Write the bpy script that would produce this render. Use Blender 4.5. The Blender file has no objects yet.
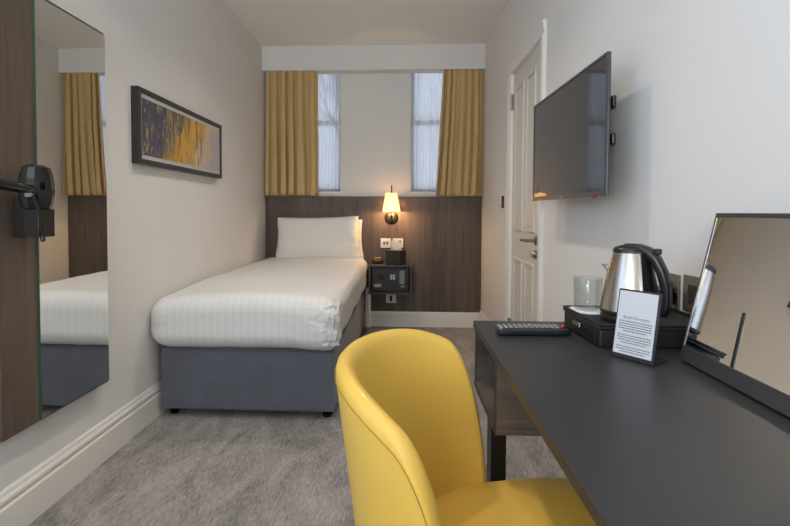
import bpy, bmesh, math, random
from mathutils import Vector, Matrix, noise
PI = math.pi
S = bpy.context.scene
COL = S.collection
random.seed(7)

# ------------------------------------------------------------------ camera
CX, CH = 1.2566, 1.0513
YAW, PITCH, ROLL, F, PX, PY = 0.043914, 0.030910, 0.004269, 466.606, 381.2, 226.318
fw = Vector((-math.sin(YAW)*math.cos(PITCH), math.cos(YAW)*math.cos(PITCH), -math.sin(PITCH)))
rt0 = Vector((math.cos(YAW), math.sin(YAW), 0)); up0 = rt0.cross(fw)
rt = math.cos(ROLL)*rt0 + math.sin(ROLL)*up0
up = math.cos(ROLL)*up0 - math.sin(ROLL)*rt0
cd = bpy.data.cameras.new('camera'); cam = bpy.data.objects.new('camera', cd); COL.objects.link(cam)
cam.matrix_world = Matrix(((rt.x, up.x, -fw.x, CX), (rt.y, up.y, -fw.y, 0), (rt.z, up.z, -fw.z, CH), (0, 0, 0, 1)))
cd.sensor_width = 36; cd.lens = F*36/790; cd.shift_x = (395-PX)/790; cd.shift_y = (PY-263)/790; cd.clip_start = .02
S.camera = cam
# ------------------------------------------------------------------ view, world, lights
S.view_settings.view_transform = 'Standard'; S.view_settings.look = 'None'
S.view_settings.exposure = -0.10; S.view_settings.gamma = 1; S.view_settings.use_curve_mapping = False
w = bpy.data.worlds.new('world'); S.world = w; w.use_nodes = True
wb = w.node_tree.nodes['Background']; wb.inputs[0].default_value = (.74, .84, 1, 1); wb.inputs[1].default_value = 1.75

def area(name, loc, rot, sx, sy, power, col, spread=PI):
    l = bpy.data.lights.new(name, 'AREA'); l.shape = 'RECTANGLE'; l.size = sx; l.size_y = sy; l.energy = power; l.color = col; l.spread = spread
    o = bpy.data.objects.new(name, l); COL.objects.link(o); o.location = loc; o.rotation_euler = rot
    return o
# fill lights added at unseen windows in the left wall and behind the camera
area('side_fill_light', (.02, .05, 1.55), (0, -PI/2-.35, 0), 1.3, 1.5, 9.5, (.34, .58, 1))
area('rear_fill_light', (.62, -1.74, 1.45), (PI/2+1.02, 0, 0), 1.0, 1.4, 84, (.86, .93, 1))
FILL_DOWNLIGHTS = [(.95, 2.75), (.95, 1.75), (.95, .5), (.95, -.8)]  # unseen ceiling lamps, added to light bed, floor and walls
DOWN_POWER = 9
DOWN_COL = (1, .89, .76)

# ------------------------------------------------------------------ materials
def new_mat(name):
    m = bpy.data.materials.new(name); m.use_nodes = True
    return m, m.node_tree, m.node_tree.nodes['Principled BSDF']
def lin(c): return tuple(((x/255)/12.92 if x/255 <= .04045 else ((x/255+.055)/1.055)**2.4) for x in c) + (1,)
def mat(name, c, rough=.5, metal=0, spec=.5, bump=0, bscale=200, var=0, vscale=3, coat=0, sheen=0, trans=0, emit=None, estr=0, ior=None):
    m, nt, b = new_mat(name)
    b.inputs['Base Color'].default_value = lin(c); b.inputs['Roughness'].default_value = rough
    b.inputs['Metallic'].default_value = metal; b.inputs['Specular IOR Level'].default_value = spec
    b.inputs['Coat Weight'].default_value = coat; b.inputs['Sheen Weight'].default_value = sheen
    b.inputs['Transmission Weight'].default_value = trans
    if ior: b.inputs['IOR'].default_value = ior
    if emit: b.inputs['Emission Color'].default_value = lin(emit); b.inputs['Emission Strength'].default_value = estr
    tc = nt.nodes.new('ShaderNodeTexCoord')
    n = nt.nodes.new('ShaderNodeTexNoise'); n.inputs['Scale'].default_value = vscale; n.inputs['Detail'].default_value = 4
    nt.links.new(tc.outputs['Object'], n.inputs['Vector'])
    mx = nt.nodes.new('ShaderNodeMix'); mx.data_type = 'RGBA'
    L = lin(c); v = max(var, .02)
    mx.inputs[6].default_value = tuple(x*(1-v) for x in L[:3])+(1,); mx.inputs[7].default_value = tuple(min(1, x*(1+v)) for x in L[:3])+(1,)
    nt.links.new(n.outputs[0], mx.inputs[0]); nt.links.new(mx.outputs[2], b.inputs['Base Color'])
    if bump:
        n2 = nt.nodes.new('ShaderNodeTexNoise'); n2.inputs['Scale'].default_value = bscale; n2.inputs['Detail'].default_value = 3
        nt.links.new(tc.outputs['Object'], n2.inputs['Vector'])
        bp = nt.nodes.new('ShaderNodeBump'); bp.inputs['Strength'].default_value = bump; bp.inputs['Distance'].default_value = .002
        nt.links.new(n2.outputs[0], bp.inputs['Height']); nt.links.new(bp.outputs[0], b.inputs['Normal'])
    return m
def wood(name, c1, c2, grain=(1, 1, .06), scale=26, rough=.45):
    m, nt, b = new_mat(name)
    tc = nt.nodes.new('ShaderNodeTexCoord'); mp = nt.nodes.new('ShaderNodeMapping'); mp.inputs['Scale'].default_value = grain
    nt.links.new(tc.outputs['Object'], mp.inputs[0])
    n = nt.nodes.new('ShaderNodeTexNoise'); n.inputs['Scale'].default_value = scale; n.inputs['Detail'].default_value = 9; n.inputs['Roughness'].default_value = .68; n.inputs['Distortion'].default_value = .7
    n2 = nt.nodes.new('ShaderNodeTexNoise'); n2.inputs['Scale'].default_value = scale*.16; n2.inputs['Detail'].default_value = 3
    nt.links.new(mp.outputs[0], n.inputs['Vector']); nt.links.new(mp.outputs[0], n2.inputs['Vector'])
    ad = nt.nodes.new('ShaderNodeMath'); ad.operation = 'ADD'; nt.links.new(n.outputs[0], ad.inputs[0]); nt.links.new(n2.outputs[0], ad.inputs[1])
    cr = nt.nodes.new('ShaderNodeMapRange'); cr.inputs[1].default_value = .72; cr.inputs[2].default_value = 1.28
    nt.links.new(ad.outputs[0], cr.inputs[0])
    mx = nt.nodes.new('ShaderNodeMix'); mx.data_type = 'RGBA'; mx.inputs[6].default_value = lin(c1); mx.inputs[7].default_value = lin(c2)
    nt.links.new(cr.outputs[0], mx.inputs[0]); nt.links.new(mx.outputs[2], b.inputs['Base Color'])
    b.inputs['Roughness'].default_value = rough; b.inputs['Specular IOR Level'].default_value = .35
    bp = nt.nodes.new('ShaderNodeBump'); bp.inputs['Strength'].default_value = .15; bp.inputs['Distance'].default_value = .001
    nt.links.new(n.outputs[0], bp.inputs['Height']); nt.links.new(bp.outputs[0], b.inputs['Normal'])
    return m
def carpet_mat():
    m, nt, b = new_mat('grey patterned carpet')
    tc = nt.nodes.new('ShaderNodeTexCoord')
    def N(scale, sc=(1, 1, 1), rot=0, det=4, dist=0):
        mp = nt.nodes.new('ShaderNodeMapping'); mp.inputs['Scale'].default_value = sc; mp.inputs['Rotation'].default_value = (0, 0, rot)
        nt.links.new(tc.outputs['Object'], mp.inputs[0])
        n = nt.nodes.new('ShaderNodeTexNoise'); n.inputs['Scale'].default_value = scale; n.inputs['Detail'].default_value = det; n.inputs['Distortion'].default_value = dist
        nt.links.new(mp.outputs[0], n.inputs['Vector']); return n.outputs[0]
    def M(op, a, bb=None, v=None):
        x = nt.nodes.new('ShaderNodeMath'); x.operation = op; nt.links.new(a, x.inputs[0])
        if bb is not None: nt.links.new(bb, x.inputs[1])
        if v is not None: x.inputs[1].default_value = v
        return x.outputs[0]
    # short fine dashes woven in two directions that swap from patch to patch
    d1 = N(60, (3.0, .42, 1), math.radians(6), 2); d2 = N(60, (2.2, .5, 1), math.radians(-48), 2)
    patch = M('GREATER_THAN', N(10, (1.3, .7, 1), .4, 4, 1.5), v=.5)
    mx = nt.nodes.new('ShaderNodeMix'); nt.links.new(patch, mx.inputs[0]); nt.links.new(d1, mx.inputs[2]); nt.links.new(d2, mx.inputs[3])
    big = N(5.5, (1.5, .62, 1), -.45, 8, 1.0)
    s = M('ADD', M('MULTIPLY', mx.outputs[0], v=1.0), M('MULTIPLY', big, v=1.0))
    s = M('ADD', s, M('MULTIPLY', N(190, (1.3, .7, 1), det=3), v=.30))
    mr = nt.nodes.new('ShaderNodeMapRange'); mr.inputs[1].default_value = .82; mr.inputs[2].default_value = 1.42; nt.links.new(s, mr.inputs[0])
    c = nt.nodes.new('ShaderNodeMix'); c.data_type = 'RGBA'; c.inputs[6].default_value = lin((108, 102, 99)); c.inputs[7].default_value = lin((172, 166, 161))
    nt.links.new(mr.outputs[0], c.inputs[0]); nt.links.new(c.outputs[2], b.inputs['Base Color'])
    b.inputs['Roughness'].default_value = .97; b.inputs['Specular IOR Level'].default_value = .1; b.inputs['Sheen Weight'].default_value = .1
    bp = nt.nodes.new('ShaderNodeBump'); bp.inputs['Strength'].default_value = .5; bp.inputs['Distance'].default_value = .004
    nt.links.new(s, bp.inputs['Height']); nt.links.new(bp.outputs[0], b.inputs['Normal'])
    return m
def stripe_mat():
    m, nt, b = new_mat('white satin stripe cotton')
    tc = nt.nodes.new('ShaderNodeTexCoord'); wv = nt.nodes.new('ShaderNodeTexWave'); wv.wave_type = 'BANDS'; wv.bands_direction = 'X'
    wv.inputs['Scale'].default_value = 8.5; nt.links.new(tc.outputs['Object'], wv.inputs['Vector'])
    r = nt.nodes.new('ShaderNodeMapRange'); r.inputs[1].default_value = .4; r.inputs[2].default_value = .6; nt.links.new(wv.outputs[0], r.inputs[0])
    mx = nt.nodes.new('ShaderNodeMix'); mx.data_type = 'RGBA'; mx.inputs[6].default_value = lin((217, 216, 214)); mx.inputs[7].default_value = lin((221, 220, 218))
    nt.links.new(r.outputs[0], mx.inputs[0]); nt.links.new(mx.outputs[2], b.inputs['Base Color'])
    r2 = nt.nodes.new('ShaderNodeMapRange'); r2.inputs[3].default_value = .55; r2.inputs[4].default_value = .7; nt.links.new(r.outputs[0], r2.inputs[0]); nt.links.new(r2.outputs[0], b.inputs['Roughness'])
    n = nt.nodes.new('ShaderNodeTexNoise'); n.inputs['Scale'].default_value = 7; n.inputs['Detail'].default_value = 4; nt.links.new(tc.outputs['Object'], n.inputs['Vector'])
    bp = nt.nodes.new('ShaderNodeBump'); bp.inputs['Strength'].default_value = .25; bp.inputs['Distance'].default_value = .02
    nt.links.new(n.outputs[0], bp.inputs['Height']); nt.links.new(bp.outputs[0], b.inputs['Normal'])
    return m
def net_mat():
    m, nt, b = new_mat('white net'); nt.nodes.remove(b)
    out = nt.nodes['Material Output']
    tr = nt.nodes.new('ShaderNodeBsdfTransparent'); tl = nt.nodes.new('ShaderNodeBsdfTranslucent'); df = nt.nodes.new('ShaderNodeBsdfDiffuse')
    tl.inputs[0].default_value = (.86, .88, .92, 1); df.inputs[0].default_value = (.85, .87, .9, 1)
    a = nt.nodes.new('ShaderNodeMixShader'); a.inputs[0].default_value = .4; nt.links.new(tl.outputs[0], a.inputs[1]); nt.links.new(df.outputs[0], a.inputs[2])
    b2 = nt.nodes.new('ShaderNodeMixShader'); b2.inputs[0].default_value = .86; nt.links.new(tr.outputs[0], b2.inputs[1]); nt.links.new(a.outputs[0], b2.inputs[2])
    nt.links.new(b2.outputs[0], out.inputs[0]); return m
def art_mat():
    m, nt, b = new_mat('abstract painting')
    tc = nt.nodes.new('ShaderNodeTexCoord'); sp = nt.nodes.new('ShaderNodeSeparateXYZ'); nt.links.new(tc.outputs['Object'], sp.inputs[0])
    def N(scale, sc, det=6, dist=0):
        mp = nt.nodes.new('ShaderNodeMapping'); mp.inputs['Scale'].default_value = sc; nt.links.new(tc.outputs['Object'], mp.inputs[0])
        n = nt.nodes.new('ShaderNodeTexNoise'); n.inputs['Scale'].default_value = scale; n.inputs['Detail'].default_value = det; n.inputs['Distortion'].default_value = dist
        nt.links.new(mp.outputs[0], n.inputs['Vector']); return n.outputs[0]
    def M(op, a, bb=None, v=None):
        x = nt.nodes.new('ShaderNodeMath'); x.operation = op; nt.links.new(a, x.inputs[0])
        if bb is not None: nt.links.new(bb, x.inputs[1])
        if v is not None: x.inputs[1].default_value = v
        return x.outputs[0]
    # y runs -.45 .. .45 along the picture, z -.14 .. .14
    y = sp.outputs['Y']; z = sp.outputs['Z']
    s = M('ADD', M('MULTIPLY', N(11, (1, 1.6, .35), 7, .6), v=.9), M('MULTIPLY', y, v=1.15))
    s = M('ADD', M('SUBTRACT', s, M('MULTIPLY', z, v=1.1)), v=.10)
    cr = nt.nodes.new('ShaderNodeValToRGB'); nt.links.new(s, cr.inputs[0])
    e = cr.color_ramp.elements; e[0].position = .02; e[0].color = lin((62, 64, 84)); e[1].position = .98; e[1].color = lin((176, 166, 172))
    for p, c in [(.28, (74, 72, 90)), (.37, (120, 102, 74)), (.47, (190, 142, 40)), (.58, (214, 162, 44)), (.68, (176, 134, 58)), (.80, (206, 184, 140))]:
        k = e.new(p); k.color = lin(c)
    fl = M('GREATER_THAN', N(46, (1, 1.5, .5), 4, 1.2), v=.60)
    lim = M('LESS_THAN', y, v=.10); fl = M('MULTIPLY', fl, lim)
    mx = nt.nodes.new('ShaderNodeMix'); mx.data_type = 'RGBA'; mx.inputs[7].default_value = lin((178, 152, 84)); nt.links.new(fl, mx.inputs[0]); nt.links.new(cr.outputs[0], mx.inputs[6])
    fd = M('MULTIPLY', M('GREATER_THAN', N(20, (1, 2.2, .35), 3, .5), v=.60), M('LESS_THAN', y, v=.2))
    mx2 = nt.nodes.new('ShaderNodeMix'); mx2.data_type = 'RGBA'; mx2.inputs[7].default_value = lin((60, 56, 66)); nt.links.new(fd, mx2.inputs[0]); nt.links.new(mx.outputs[2], mx2.inputs[6])
    nt.links.new(mx2.outputs[2], b.inputs['Base Color']); b.inputs['Roughness'].default_value = .35
    return m

M_WALL = mat('warm grey wall paint', (226, 223, 218), .85, bump=.05, bscale=400)
M_CEIL = mat('ceiling paint', (240, 237, 232), .9)
M_TRIM = mat('white gloss trim', (232, 228, 220), .4)
M_DOOR = mat('white door paint', (214, 208, 198), .45)
M_CARPET = carpet_mat()
M_HEAD = wood('dark oak laminate', (66, 55, 49), (112, 96, 84))
M_PANEL = wood('dark oak laminate panel', (66, 56, 49), (108, 93, 81))
M_SHELF = wood('grey oak shelf laminate', (70, 62, 56), (116, 103, 93), (1, .06, 1), 60, .4)
M_SHELFX = wood('grey oak end laminate', (70, 62, 56), (116, 103, 93), (.06, 1, 1), 60, .4)
M_EDGE = mat('desk edge band', (60, 53, 47), .45)
M_DESK = mat('charcoal desk laminate', (47, 47, 48), .38, bump=.05, bscale=600, spec=.5)
M_LEGM = mat('black powder coated steel', (24, 22, 22), .45)
M_CURT = mat('mustard curtain cloth', (202, 170, 114), .75, bump=.1, bscale=500, sheen=.15, var=.05)
M_NET = net_mat()
M_DUVET = stripe_mat()
M_PILLOW = mat('white pillow cotton', (226, 223, 217), .75, bump=.1, bscale=20)
M_DIVAN = mat('slate blue velvet', (92, 95, 105), .8, var=.24, vscale=11, sheen=.3)
M_DIVTOP = mat('slate platform cloth', (98, 99, 106), .9)
M_YEL = mat('mustard faux leather', (220, 180, 80), .42, bump=.12, bscale=350, spec=.4, coat=.05)
M_STITCH = mat('dark stitch thread', (176, 132, 46), .8)
M_BLK = mat('black plastic', (26, 26, 28), .3)
M_BLKM = mat('matt black plastic', (27, 26, 27), .5)
M_GLOSSB = mat('glossy black plastic', (13, 13, 15), .12, coat=.3)
M_SCREEN = mat('tv screen glass', (34, 32, 31), .05, spec=1.0)
M_BEZEL = mat('tv bezel grey', (66, 66, 70), .3)
M_MIRROR = mat('mirror silver', (232, 232, 228), .0, metal=1)
M_GEDGE = mat('green glass edge', (58, 88, 66), .2)
M_CHROME = mat('satin chrome', (170, 165, 158), .25, metal=1)
M_STEEL = mat('brushed steel', (186, 178, 168), .27, metal=1, var=.08, vscale=40)
M_SOCKM = mat('brushed socket plate', (150, 146, 142), .35, metal=1)
M_BRONZE = mat('dark bronze', (70, 58, 48), .35, metal=.8)
M_WHITE = mat('white plastic', (222, 220, 214), .35)
M_PAPER = mat('white paper', (226, 226, 226), .8)
M_GREYTX = mat('grey print', (92, 92, 96), .8)
M_RED = mat('red button', (200, 60, 62), .5)
M_BTN = mat('grey rubber button', (150, 150, 150), .6)
M_SAFE = mat('safe charcoal metal', (40, 38, 38), .5)
M_SAFEL = mat('safe light key', (176, 174, 168), .5)
M_UNIT = wood('dark bedside laminate', (50, 45, 41), (84, 75, 68), (.1, 1, 1), 40)
M_TISSUE = mat('tissue paper', (238, 228, 208), .9)
M_TBOX = mat('dark brown leatherette', (44, 38, 35), .45)
M_AMBER = mat('amber glass ashtray', (150, 118, 62), .15, spec=.6)
M_BULB = mat('lamp bulb', (255, 214, 150), .4, emit=(255, 214, 150), estr=4.5)
M_ART = art_mat()
M_FRAME = mat('dark picture frame', (46, 42, 40), .4)
M_MAT_ = mat('picture mount board', (196, 190, 188), .8)
M_BARK = mat('tree bark', (70, 66, 62), .9)
def shade_mat():
    m, nt, b = new_mat('cream lamp shade'); nt.nodes.remove(b); out = nt.nodes['Material Output']
    tl = nt.nodes.new('ShaderNodeBsdfTranslucent'); df = nt.nodes.new('ShaderNodeBsdfDiffuse')
    tl.inputs[0].default_value = lin((250, 240, 220)); df.inputs[0].default_value = lin((240, 232, 214))
    a = nt.nodes.new('ShaderNodeMixShader'); a.inputs[0].default_value = .45
    nt.links.new(tl.outputs[0], a.inputs[1]); nt.links.new(df.outputs[0], a.inputs[2]); nt.links.new(a.outputs[0], out.inputs[0]); return m
M_SHADE = shade_mat()
def glass_mat(name, tint=(1, 1, 1, 1), IOR_=1.45, cap=1.0):
    m, nt, b = new_mat(name); nt.nodes.remove(b); out = nt.nodes['Material Output']
    tr = nt.nodes.new('ShaderNodeBsdfTransparent'); tr.inputs[0].default_value = tint
    gl = nt.nodes.new('ShaderNodeBsdfGlossy'); gl.inputs['Roughness'].default_value = .02
    fr = nt.nodes.new('ShaderNodeFresnel'); fr.inputs[0].default_value = IOR_
    a = nt.nodes.new('ShaderNodeMixShader'); mn = nt.nodes.new('ShaderNodeMath'); mn.operation = 'MINIMUM'; mn.inputs[1].default_value = cap; nt.links.new(fr.outputs[0], mn.inputs[0]); nt.links.new(mn.outputs[0], a.inputs[0]); nt.links.new(tr.outputs[0], a.inputs[1]); nt.links.new(gl.outputs[0], a.inputs[2]); nt.links.new(a.outputs[0], out.inputs[0])
    return m
M_PANE = glass_mat('window glass'); M_TUMB = glass_mat('tumbler glass', (.93, .95, .95, 1), 1.45, .16)

# ------------------------------------------------------------------ mesh helpers
def NB(): return bmesh.new()
def box(bm, x0, x1, y0, y1, z0, z1, M=None):
    vs = [bm.verts.new((x, y, z)) for x in (x0, x1) for y in (y0, y1) for z in (z0, z1)]
    for f in ((0, 1, 3, 2), (4, 6, 7, 5), (0, 4, 5, 1), (2, 3, 7, 6), (0, 2, 6, 4), (1, 5, 7, 3)): bm.faces.new([vs[i] for i in f])
    if M is not None:
        for v in vs: v.co = M @ v.co
    return vs
def bbox(bm, x0, x1, y0, y1, z0, z1, r=.003, seg=2, M=None):      # box with rounded edges
    t = NB(); box(t, x0, x1, y0, y1, z0, z1); bmesh.ops.bevel(t, geom=t.edges[:], offset=r, segments=seg, profile=.5, affect='EDGES')
    if M is not None: bmesh.ops.transform(t, matrix=M, verts=t.verts[:])
    merge(bm, t)
def merge(bm, t):
    me = bpy.data.meshes.new('tmp'); t.to_mesh(me); t.free(); bm.from_mesh(me); bpy.data.meshes.remove(me)
def rbox(bm, c, h, r, n=24, deform=None, M=None):                  # dense rounded box, centre c, half size h
    def key(p): return tuple(round(q, 6) for q in p)
    d = {}
    def vert(p):
        k = key(p)
        if k in d: return d[k]
        q = Vector((p[0]*h[0], p[1]*h[1], p[2]*h[2]))
        inn = Vector([max(-(h[i]-r), min(h[i]-r, q[i])) for i in range(3)])
        e = q-inn
        if e.length > 1e-9: q = inn+e.normalized()*r
        q += Vector(c)
        if deform: q = deform(q)
        if M is not None: q = M @ q
        d[k] = bm.verts.new(q); return d[k]
    def param(k, i):                       # more points near the ends
        t = -1+2*i/n; return math.copysign(abs(t)**.8, t) if t else 0.
    for ax in range(3):
        for s in (-1, 1):
            for i in range(n):
                for j in range(n):
                    q = []
                    for a, b_ in ((i, j), (i+1, j), (i+1, j+1), (i, j+1)):
                        p = [0, 0, 0]; p[ax] = s; p[(ax+1) % 3] = param(0, a); p[(ax+2) % 3] = param(0, b_); q.append(vert(p))
                    if s < 0: q.reverse()
                    try: bm.faces.new(q)
                    except ValueError: pass
def lathe(bm, prof, c=(0, 0, 0), n=32, M=None, cap=True):
    rings = []
    for r, z in prof:
        ring = []
        for i in range(n):
            a = 2*PI*i/n; p = Vector((c[0]+r*math.cos(a), c[1]+r*math.sin(a), c[2]+z)); ring.append(bm.verts.new(M @ p if M is not None else p))
        rings.append(ring)
    for a, b_ in zip(rings, rings[1:]):
        for i in range(n): bm.faces.new((a[i], a[(i+1) % n], b_[(i+1) % n], b_[i]))
    if cap:
        bm.faces.new(rings[0][::-1]); bm.faces.new(rings[-1])
def tube(bm, pts, r, n=10, close=True):
    pts = [Vector(p) for p in pts]; rings = []
    for i, p in enumerate(pts):
        t = (pts[min(i+1, len(pts)-1)]-pts[max(i-1, 0)]).normalized()
        u = t.cross(Vector((0, 0, 1)))
        if u.length < .05: u = t.cross(Vector((1, 0, 0)))
        u.normalize(); v = u.cross(t); rr = r[i] if isinstance(r, (list, tuple)) else r
        rings.append([bm.verts.new(p+(u*math.cos(2*PI*k/n)+v*math.sin(2*PI*k/n))*rr) for k in range(n)])
    for a, b_ in zip(rings, rings[1:]):
        for k in range(n): bm.faces.new((a[k], a[(k+1) % n], b_[(k+1) % n], b_[k]))
    if close: bm.faces.new(rings[0][::-1]); bm.faces.new(rings[-1])
def prism(bm, pts, axis, a, b_, M=None):                           # polygon in the plane normal to axis, extruded a..b_
    def P(p, t):
        q = {0: (t, p[0], p[1]), 1: (p[0], t, p[1]), 2: (p[0], p[1], t)}[axis]; q = Vector(q); return M @ q if M is not None else q
    A = [bm.verts.new(P(p, a)) for p in pts]; B = [bm.verts.new(P(p, b_)) for p in pts]; n = len(pts)
    bm.faces.new(A); bm.faces.new(B[::-1])
    for i in range(n): bm.faces.new((A[i], B[i], B[(i+1) % n], A[(i+1) % n]))
def smooth(o, ang=40):
    for p in o.data.polygons: p.use_smooth = True
    md = o.modifiers.new('e', 'EDGE_SPLIT'); md.split_angle = math.radians(ang)
def obj(name, bm, m, parent=None, base=None, sm=False, ang=40, label=None):
    """bm in world coordinates when base is None and the parent is unrotated; the mesh origin goes to the parent's (or its own) base"""
    bmesh.ops.recalc_face_normals(bm, faces=bm.faces[:])
    off = Vector((0, 0, 0))
    if parent is not None: off = Vector(parent.get('_o', (0, 0, 0)))
    else:
        xs = [v.co for v in bm.verts]
        lo = Vector([min(v[i] for v in xs) for i in range(3)]); hi = Vector([max(v[i] for v in xs) for i in range(3)])
        off = Vector(((lo.x+hi.x)/2, (lo.y+hi.y)/2, lo.z))
    for v in bm.verts: v.co -= off
    me = bpy.data.meshes.new(name); bm.to_mesh(me); bm.free(); me.materials.append(m)
    o = bpy.data.objects.new(name, me); COL.objects.link(o)
    if parent is None: o.location = off; o['_o'] = tuple(off)
    else: o.parent = parent; o['_o'] = tuple(off)
    if sm: smooth(o, ang)
    if label: o['label'] = label
    return o
def tag(o, label, cat, group=None):
    o['label'] = label; o['category'] = cat
    if group: o['group'] = group
    return o
def thing(name, label, cat, loc=(0, 0, 0), rz=0, group=None, local=False):
    o = bpy.data.objects.new(name, None); COL.objects.link(o); o.location = loc; o.rotation_euler = (0, 0, rz); o.empty_display_size = .05
    o['_o'] = (0., 0., 0.) if (local or rz) else tuple(float(x) for x in loc)
    return tag(o, label, cat, group)
def struct(name, bm, m, parent=None, sm=False):
    o = obj(name, bm, m, parent, sm=sm); o['kind'] = 'structure'; return o
def sroot(name, loc):
    o = bpy.data.objects.new(name, None); COL.objects.link(o); o.location = loc; o['_o'] = tuple(float(x) for x in loc); o['kind'] = 'structure'; return o
def copy_tree(o, parent=None):
    c = o.copy(); COL.objects.link(c)
    if parent is not None: c.parent = parent
    for ch in [x for x in bpy.data.objects if x.parent == o]: copy_tree(ch, c)
    return c

# ------------------------------------------------------------------ the room
W, D, H = 1.9795, 4.2864, 2.525
YB = -1.8                       # wall behind the camera
T = .12
def wall_with_holes(bm, axis, pos0, pos1, u0, u1, z0, z1, holes):
    us = sorted({u0, u1, *[h[0] for h in holes], *[h[1] for h in holes]}); zs = sorted({z0, z1, *[h[2] for h in holes], *[h[3] for h in holes]})
    for a, b_ in zip(us, us[1:]):
        for c, d in zip(zs, zs[1:]):
            if any(h[0]-1e-6 <= a and b_ <= h[1]+1e-6 and h[2]-1e-6 <= c and d <= h[3]+1e-6 for h in holes): continue
            if axis == 1: box(bm, a, b_, pos0, pos1, c, d)
            else: box(bm, pos0, pos1, a, b_, c, d)
bm = NB(); box(bm, -T, W+T, YB-T, D+.2, -.1, 0); struct('floor', bm, M_CARPET)
bm = NB(); box(bm, -T, W+T, YB-T, D+.2, H, H+.1); struct('ceiling', bm, M_CEIL)
LW = (-.70, .80, .90, 2.2)
bm = NB(); wall_with_holes(bm, 0, -T, 0, YB-T, D+.2, 0, H, [LW]); struct('wall_left', bm, M_WALL)
W1 = (.12, .690, 1.235, 2.50); W2 = (1.338, 1.90, 1.235, 2.50)
bm = NB(); wall_with_holes(bm, 1, D, D+.2, 0, W, 0, H, [W1, W2]); struct('wall_back', bm, M_WALL)
DY0, DY1, DZ = 2.475, 3.115, 1.955     # door opening
bm = NB(); wall_with_holes(bm, 0, W, W+T, YB-T, D+.2, 0, H, [(DY0, DY1, 0, DZ)]); struct('wall_right', bm, M_WALL)
RW = (.1, 1.15, .75, 2.2)
bm = NB(); wall_with_holes(bm, 1, YB-T, YB, 0, W, 0, H, [RW]); struct('wall_front', bm, M_WALL)
bm = NB(); box(bm, 0, W, D-.1214, D, 2.31, H); struct('bulkhead', bm, M_WALL)

def skirting(name, y0, y1, x, sgn):
    bm = NB()
    prof = [(0, 0), (.018, 0), (.018, .105), (.0175, .112), (.012, .117), (.012, .123), (.0165, .130), (.0165, .140), (.010, .150), (.008, .158), (.004, .165), (0, .166)]
    prism(bm, [(x+sgn*a, b_) for a, b_ in prof], 1, y0, y1); return struct(name, bm, M_TRIM)
skirting('baseboard_left', YB, D, 0, 1)
skirting('baseboard_right', DY1+.075, D, W, -1); skirting('baseboard_right', YB, DY0-.075, W, -1)
bm = NB(); prism(bm, [(D-a, b_) for a, b_ in [(0, 0), (.037, 0), (.037, .125), (.033, .138), (.037-.0, .142), (0, .142)]], 0, .018, W-.018)
struct('baseboard_back', bm, M_TRIM)
bm = NB(); prism(bm, [(YB+a, b_) for a, b_ in [(0, 0), (.018, 0), (.018, .15), (.01, .16), (0, .16)]], 0, .018, W-.018); struct('baseboard_front', bm, M_TRIM)

# windows
def window(n, R, yin, yout, sgn):
    x0, x1, z0, z1 = R; r = sroot('window_%d' % n, ((x0+x1)/2, (yin+yout)/2, z0))
    a, b_ = min(yin, yout), max(yin, yout); zm = 1.89 if n < 3 else 1.5
    bm = NB(); f = .035
    box(bm, x0, x0+f, a, b_, z0, z1); box(bm, x1-f, x1, a, b_, z0, z1); box(bm, x0+f, x1-f, a, b_, z0, z0+f); box(bm, x0+f, x1-f, a, b_, z1-f, z1)
    box(bm, x0+f, x1-f, a, b_, zm-.02, zm+.02)
    struct('window_frame', bm, M_WHITE, r)
    for q0, q1 in ((z0+f, zm-.02), (zm+.02, z1-f)):
        bm = NB(); box(bm, x0+f, x1-f, (a+b_)/2-.003, (a+b_)/2+.003, q0, q1); struct('pane', bm, M_PANE, r)
    bm = NB()
    if sgn > 0: box(bm, x0-(0 if n == 1 else .012), x1+(.018 if n == 1 else 0), D-.012, a, z0-.022, z0)
    else: box(bm, x0-.03, x1+.03, b_, YB+.05, z0-.03, z0)
    struct('window_sill', bm, M_TRIM, r)
window(1, W1, D+.13, D+.17, 1); window(2, W2, D+.13, D+.17, 1); window(3, RW, YB-.08, YB-.04, -1)  # the third, behind the camera, is added to carry the rear fill
r = sroot('window_4', (-.08, .05, .90)); bm = NB(); f = .04  # unseen left-wall window, put in as the source of the cool side light
for b_ in ((-.70, .80, .90, .90+f), (-.70, .80, 2.2-f, 2.2), (-.70, -.70+f, .90+f, 2.2-f), (.80-f, .80, .90+f, 2.2-f), (.03, .07, .90+f, 2.2-f)): box(bm, -.10, -.06, *b_)
struct('window_frame', bm, M_WHITE, r)
bm = NB(); box(bm, -.083, -.077, -.66, .76, .94, 2.16); struct('pane', bm, M_PANE, r)

# door on the right wall
r = sroot('door_1', (W, (DY0+DY1)/2, 0))
bm = NB()
XF = W+.004                                   # leaf face
box(bm, XF, XF+.036, DY0+.005, DY1-.005, .006, DZ-.005)
struct('door_leaf', bm, M_DOOR, r); leaf = [o for o in COL.objects if o.name.startswith('door_leaf')][-1]
ym = (DY0+DY1)/2
for (a, b_) in ((DY0+.110, ym-.033), (ym+.033, DY1-.085)):
    for (c, d) in ((.16, .765), (.94, DZ-.11)):
        bm = NB()                             # raised moulding ring with a raised field
        for x, q in ((0, 0),):
            m_ = .022
            for (ya, yb, za, zb) in ((a, b_, c, c+m_), (a, b_, d-m_, d), (a, a+m_, c+m_, d-m_), (b_-m_, b_, c+m_, d-m_)):
                bbox(bm, XF-.010, XF+.002, ya, yb, za, zb, .004, 2)
            prism(bm, [(a+m_+.012, c+m_+.012), (b_-m_-.012, c+m_+.012), (b_-m_-.012, d-m_-.012), (a+m_+.012, d-m_-.012)], 0, XF-.006, XF+.002)
        o = struct('door_panel', bm, M_DOOR, leaf)
bm = NB()
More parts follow.
